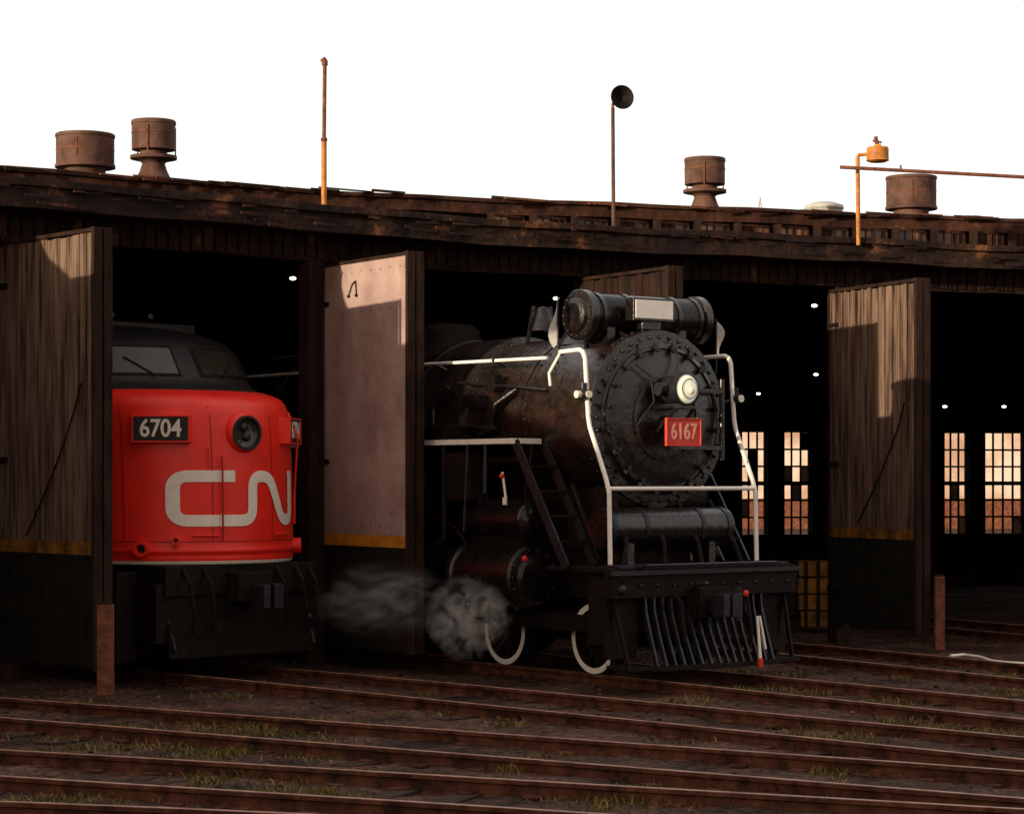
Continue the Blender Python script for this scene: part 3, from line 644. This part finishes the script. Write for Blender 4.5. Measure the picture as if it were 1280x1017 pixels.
# ------------------------------------------------------------ ground
def ground():
    m=bpy.data.materials.new('ballast_ground'); m.use_nodes=True; nt=m.node_tree; bs=nt.nodes['Principled BSDF']; bs.inputs['Roughness'].default_value=.95; bs.inputs['Specular IOR Level'].default_value=.2
    tc=nt.nodes.new('ShaderNodeTexCoord')
    n1=nt.nodes.new('ShaderNodeTexNoise'); n1.inputs['Scale'].default_value=.9; n1.inputs['Detail'].default_value=12; n1.inputs['Roughness'].default_value=.75
    v=nt.nodes.new('ShaderNodeTexVoronoi'); v.inputs['Scale'].default_value=18
    n3=nt.nodes.new('ShaderNodeTexNoise'); n3.inputs['Scale'].default_value=9; n3.inputs['Detail'].default_value=8
    for n in(n1,v,n3): nt.links.new(tc.outputs['Object'],n.inputs['Vector'])
    r=nt.nodes.new('ShaderNodeValToRGB'); r.color_ramp.elements[0].position=.38; r.color_ramp.elements[0].color=(.016,.008,.006,1); r.color_ramp.elements[1].position=.66; r.color_ramp.elements[1].color=(.13,.070,.052,1)
    nt.links.new(n1.outputs['Fac'],r.inputs['Fac'])
    mx=nt.nodes.new('ShaderNodeMix'); mx.data_type='RGBA'; mx.blend_type='MULTIPLY'; mx.inputs['Factor'].default_value=.9
    r2=nt.nodes.new('ShaderNodeValToRGB'); r2.color_ramp.elements[0].color=(.25,.22,.2,1); r2.color_ramp.elements[1].color=(1.9,1.8,1.75,1)
    nt.links.new(v.outputs['Color'],r2.inputs['Fac']); nt.links.new(r.outputs['Color'],mx.inputs['A']); nt.links.new(r2.outputs['Color'],mx.inputs['B']); nt.links.new(mx.outputs['Result'],bs.inputs['Base Color'])
    ad=nt.nodes.new('ShaderNodeMath'); nt.links.new(v.outputs['Distance'],ad.inputs[0]); nt.links.new(n3.outputs['Fac'],ad.inputs[1])
    bp=nt.nodes.new('ShaderNodeBump'); bp.inputs['Strength'].default_value=1.0; bp.inputs['Distance'].default_value=.06
    nt.links.new(ad.outputs[0],bp.inputs['Height']); nt.links.new(bp.outputs['Normal'],bs.inputs['Normal'])
    return m
M['ground']=ground()
def gz(x,y): return -.125+.035*noise.noise(Vector((x*.8,y*.8,0)))+.03*noise.noise(Vector((x*3,y*3,5)))
b=B(); vs=[];fs=[]; nx,ny=190,180; x0,x1,y0,y1=-14,24,9,45
for j in range(ny+1):
    for i in range(nx+1):
        x=x0+(x1-x0)*i/nx; y=y0+(y1-y0)*j/ny; ed=min(i,nx-i,j,ny-j); z=gz(x,y) if ed>0 else -.18
        vs.append((x,y,z))
fs=[(j*(nx+1)+i,j*(nx+1)+i+1,(j+1)*(nx+1)+i+1,(j+1)*(nx+1)+i) for j in range(ny) for i in range(nx)]
b.add(vs,fs,'ground',True)
G=900
for q in ([(-G,-G),(G,-G),(G,y0),(-G,y0)],[(-G,y1),(G,y1),(G,G),(-G,G)],[(-G,y0),(x0,y0),(x0,y1),(-G,y1)],[(x1,y0),(G,y0),(G,y1),(x1,y1)]):
    b.add([(x,y,-.18) for x,y in q],[(0,1,2,3)],'ground')
b.obj('ground')
def gmat():
    m=bpy.data.materials.new('dry_grass'); m.use_nodes=True; nt=m.node_tree; bs=nt.nodes['Principled BSDF']; bs.inputs['Roughness'].default_value=.8; bs.inputs['Specular IOR Level'].default_value=.2
    g=nt.nodes.new('ShaderNodeNewGeometry'); r=nt.nodes.new('ShaderNodeValToRGB')
    r.color_ramp.elements[0].color=(.045,.048,.010,1); r.color_ramp.elements[1].color=(.30,.20,.08,1); e=r.color_ramp.elements.new(.6); e.color=(.13,.11,.025,1)
    nt.links.new(g.outputs['Random Per Island'],r.inputs['Fac']); nt.links.new(r.outputs['Color'],bs.inputs['Base Color']); return m
M['grass']=gmat()
b=B()
def clump(x,y,R,n,h):
    for _ in range(n):
        a=random.random()*6.28; rr=R*random.random(); px=x+rr*math.cos(a)*1.6; py=y+rr*math.sin(a); z=gz(px,py)-.01
        if noise.noise(Vector((px*1.6,py*1.6,9)))<-.08 and random.random()<.85: continue
        hh=h*random.uniform(.3,1.1); w=random.uniform(.004,.010); d=random.random()*3.14; lean=Vector((random.uniform(-.9,.9),random.uniform(-.9,.9),0))*hh
        wx,wy=w*math.cos(d),w*math.sin(d)
        b.add([(px-wx,py-wy,z),(px+wx,py+wy,z),(px+lean.x*.4+wx*.7,py+lean.y*.4+wy*.7,z+hh*.6),(px+lean.x*.4-wx*.7,py+lean.y*.4-wy*.7,z+hh*.6),(px+lean.x,py+lean.y,z+hh)],[(0,1,2,3),(3,2,4)],'grass')
def gp(px,py): Y=F*CAMZ/(py-HZ+1e-6)*1.05; return ((px-640)*Y/F,Y)
zones=[(20,410,905,950,80),(250,470,958,1000,36),(380,640,880,900,8),(850,1280,858,886,50),(980,1280,900,928,36),(640,1000,905,930,10),(740,820,985,1010,10),(450,800,935,955,7),(1000,1280,960,990,10),(0,200,985,1012,8),(820,1280,838,850,12),(0,1280,865,1015,30)]
for xa,xb,ya,yb,n in zones:
    for _ in range(n):
        x,y=gp(random.uniform(xa,xb),random.uniform(ya,yb)); clump(x,y,random.uniform(.12,.40),random.randint(30,130),random.uniform(.03,.10))
b.obj('grass')
e=empty('white_hose'); b=B(); pts=[P(1188,0,32),P(1205,0,32.2),P(1225,0,31.8),P(1240,0,31.1),P(1258,0,30.8),P(1285,0,30.6)]
pts=[Vector((p.x,p.y,-.07)) for p in pts]; b.tube(pts,.022,'white'); b.obj('hose',e)
b=B()
for _ in range(1500):
    x=random.uniform(-8,14); y=random.uniform(15,34); r=random.uniform(.010,.038); b.sph((x,y,gz(x,y)+r*.3),r,random.choice(['tie','rail','tie','dull','vent','rust']),3,5,(1,random.uniform(.6,1.2),.6))
b.obj('ballast_stones')
# ------------------------------------------------------------ steam
def vapour(c,sc,dens,seed,lo_=.47):
    m=bpy.data.materials.new('vapour'); m.use_nodes=True; nt=m.node_tree; nt.nodes.clear()
    out=nt.nodes.new('ShaderNodeOutputMaterial'); v=nt.nodes.new('ShaderNodeVolumePrincipled'); v.inputs['Color'].default_value=(.98,.95,.94,1); v.inputs['Anisotropy'].default_value=0
    tc=nt.nodes.new('ShaderNodeTexCoord'); n=nt.nodes.new('ShaderNodeTexNoise'); n.noise_dimensions='4D'; n.inputs['W'].default_value=seed; n.inputs['Scale'].default_value=1.9; n.inputs['Detail'].default_value=6; n.inputs['Roughness'].default_value=.6; n.inputs['Distortion'].default_value=1.6
    nt.links.new(tc.outputs['Object'],n.inputs['Vector'])
    ln=nt.nodes.new('ShaderNodeVectorMath'); ln.operation='LENGTH'; nt.links.new(tc.outputs['Object'],ln.inputs[0])
    f=nt.nodes.new('ShaderNodeMapRange'); f.inputs['From Min'].default_value=1; f.inputs['From Max'].default_value=.1; f.inputs['To Max'].default_value=1; nt.links.new(ln.outputs['Value'],f.inputs['Value'])
    g=nt.nodes.new('ShaderNodeMapRange'); g.inputs['From Min'].default_value=lo_; g.inputs['From Max'].default_value=.70; g.inputs['To Max'].default_value=dens; nt.links.new(n.outputs['Fac'],g.inputs['Value'])
    mu=nt.nodes.new('ShaderNodeMath'); mu.operation='MULTIPLY'; nt.links.new(f.outputs[0],mu.inputs[0]); nt.links.new(g.outputs[0],mu.inputs[1])
    nt.links.new(mu.outputs[0],v.inputs['Density']); nt.links.new(v.outputs[0],out.inputs['Volume'])
    M['vap']=m; b=B(); b.sph((0,0,0),1.0,'vap',12,18); o=b.obj('steam_cloud'); o.location=c; o.scale=sc
vapour(P(586,772,28.1),(.55,.4,.55),16,1.0,.49); vapour(P(480,750,28.2),(.95,.4,.5),2.6,4.0)
# ------------------------------------------------------------ light & camera
az=Vector((-.75,-.66)).normalized(); el=D2(8.0)
sd=Vector((az.x*math.cos(el),az.y*math.cos(el),math.sin(el)))
L=bpy.data.lights.new('sun','SUN'); L.energy=5.0; L.angle=D2(.5); L.color=(1,.82,.57)
lo=bpy.data.objects.new('sun',L); scene.collection.objects.link(lo); lo.rotation_euler=(-sd).to_track_quat('-Z','Y').to_euler()
w=bpy.data.worlds.new('World'); scene.world=w; w.use_nodes=True; nt=w.node_tree; bg=nt.nodes['Background']; bg.inputs['Strength'].default_value=.06
sky=nt.nodes.new('ShaderNodeTexSky'); sky.sky_type='NISHITA'; sky.sun_disc=False; sky.sun_elevation=el; sky.sun_rotation=math.atan2(sd.x,sd.y); sky.dust_density=4
nt.links.new(sky.outputs[0],bg.inputs['Color'])
tc=nt.nodes.new('ShaderNodeTexCoord'); dt=nt.nodes.new('ShaderNodeVectorMath'); dt.operation='DOT_PRODUCT'; dt.inputs[1].default_value=(.15,.98,0)
nt.links.new(tc.outputs['Generated'],dt.inputs[0])
r=nt.nodes.new('ShaderNodeValToRGB'); r.color_ramp.elements[0].position=.15; r.color_ramp.elements[0].color=(.56,.41,.32,1); r.color_ramp.elements[1].position=.85; r.color_ramp.elements[1].color=(1.0,.98,.93,1)
mr=nt.nodes.new('ShaderNodeMapRange'); mr.inputs['From Min'].default_value=-1; mr.inputs['From Max'].default_value=1
nt.links.new(dt.outputs['Value'],mr.inputs['Value']); nt.links.new(mr.outputs[0],r.inputs['Fac'])
bg2=nt.nodes.new('ShaderNodeBackground'); bg2.inputs['Strength'].default_value=1.0; nt.links.new(r.outputs[0],bg2.inputs['Color'])
ad=nt.nodes.new('ShaderNodeAddShader'); nt.links.new(bg.outputs[0],ad.inputs[0]); nt.links.new(bg2.outputs[0],ad.inputs[1]); nt.links.new(ad.outputs[0],nt.nodes['World Output'].inputs['Surface'])
cam=bpy.data.cameras.new('camera'); co=bpy.data.objects.new('camera',cam); scene.collection.objects.link(co); scene.camera=co
co.location=(0,0,CAMZ); co.rotation_euler=(math.pi/2,0,0); cam.sensor_width=36; cam.lens=F/1280*36; cam.shift_y=(HZ-508.5)/1280; cam.clip_end=3000
scene.view_settings.view_transform='Standard'; scene.view_settings.look='None'; scene.view_settings.exposure=0
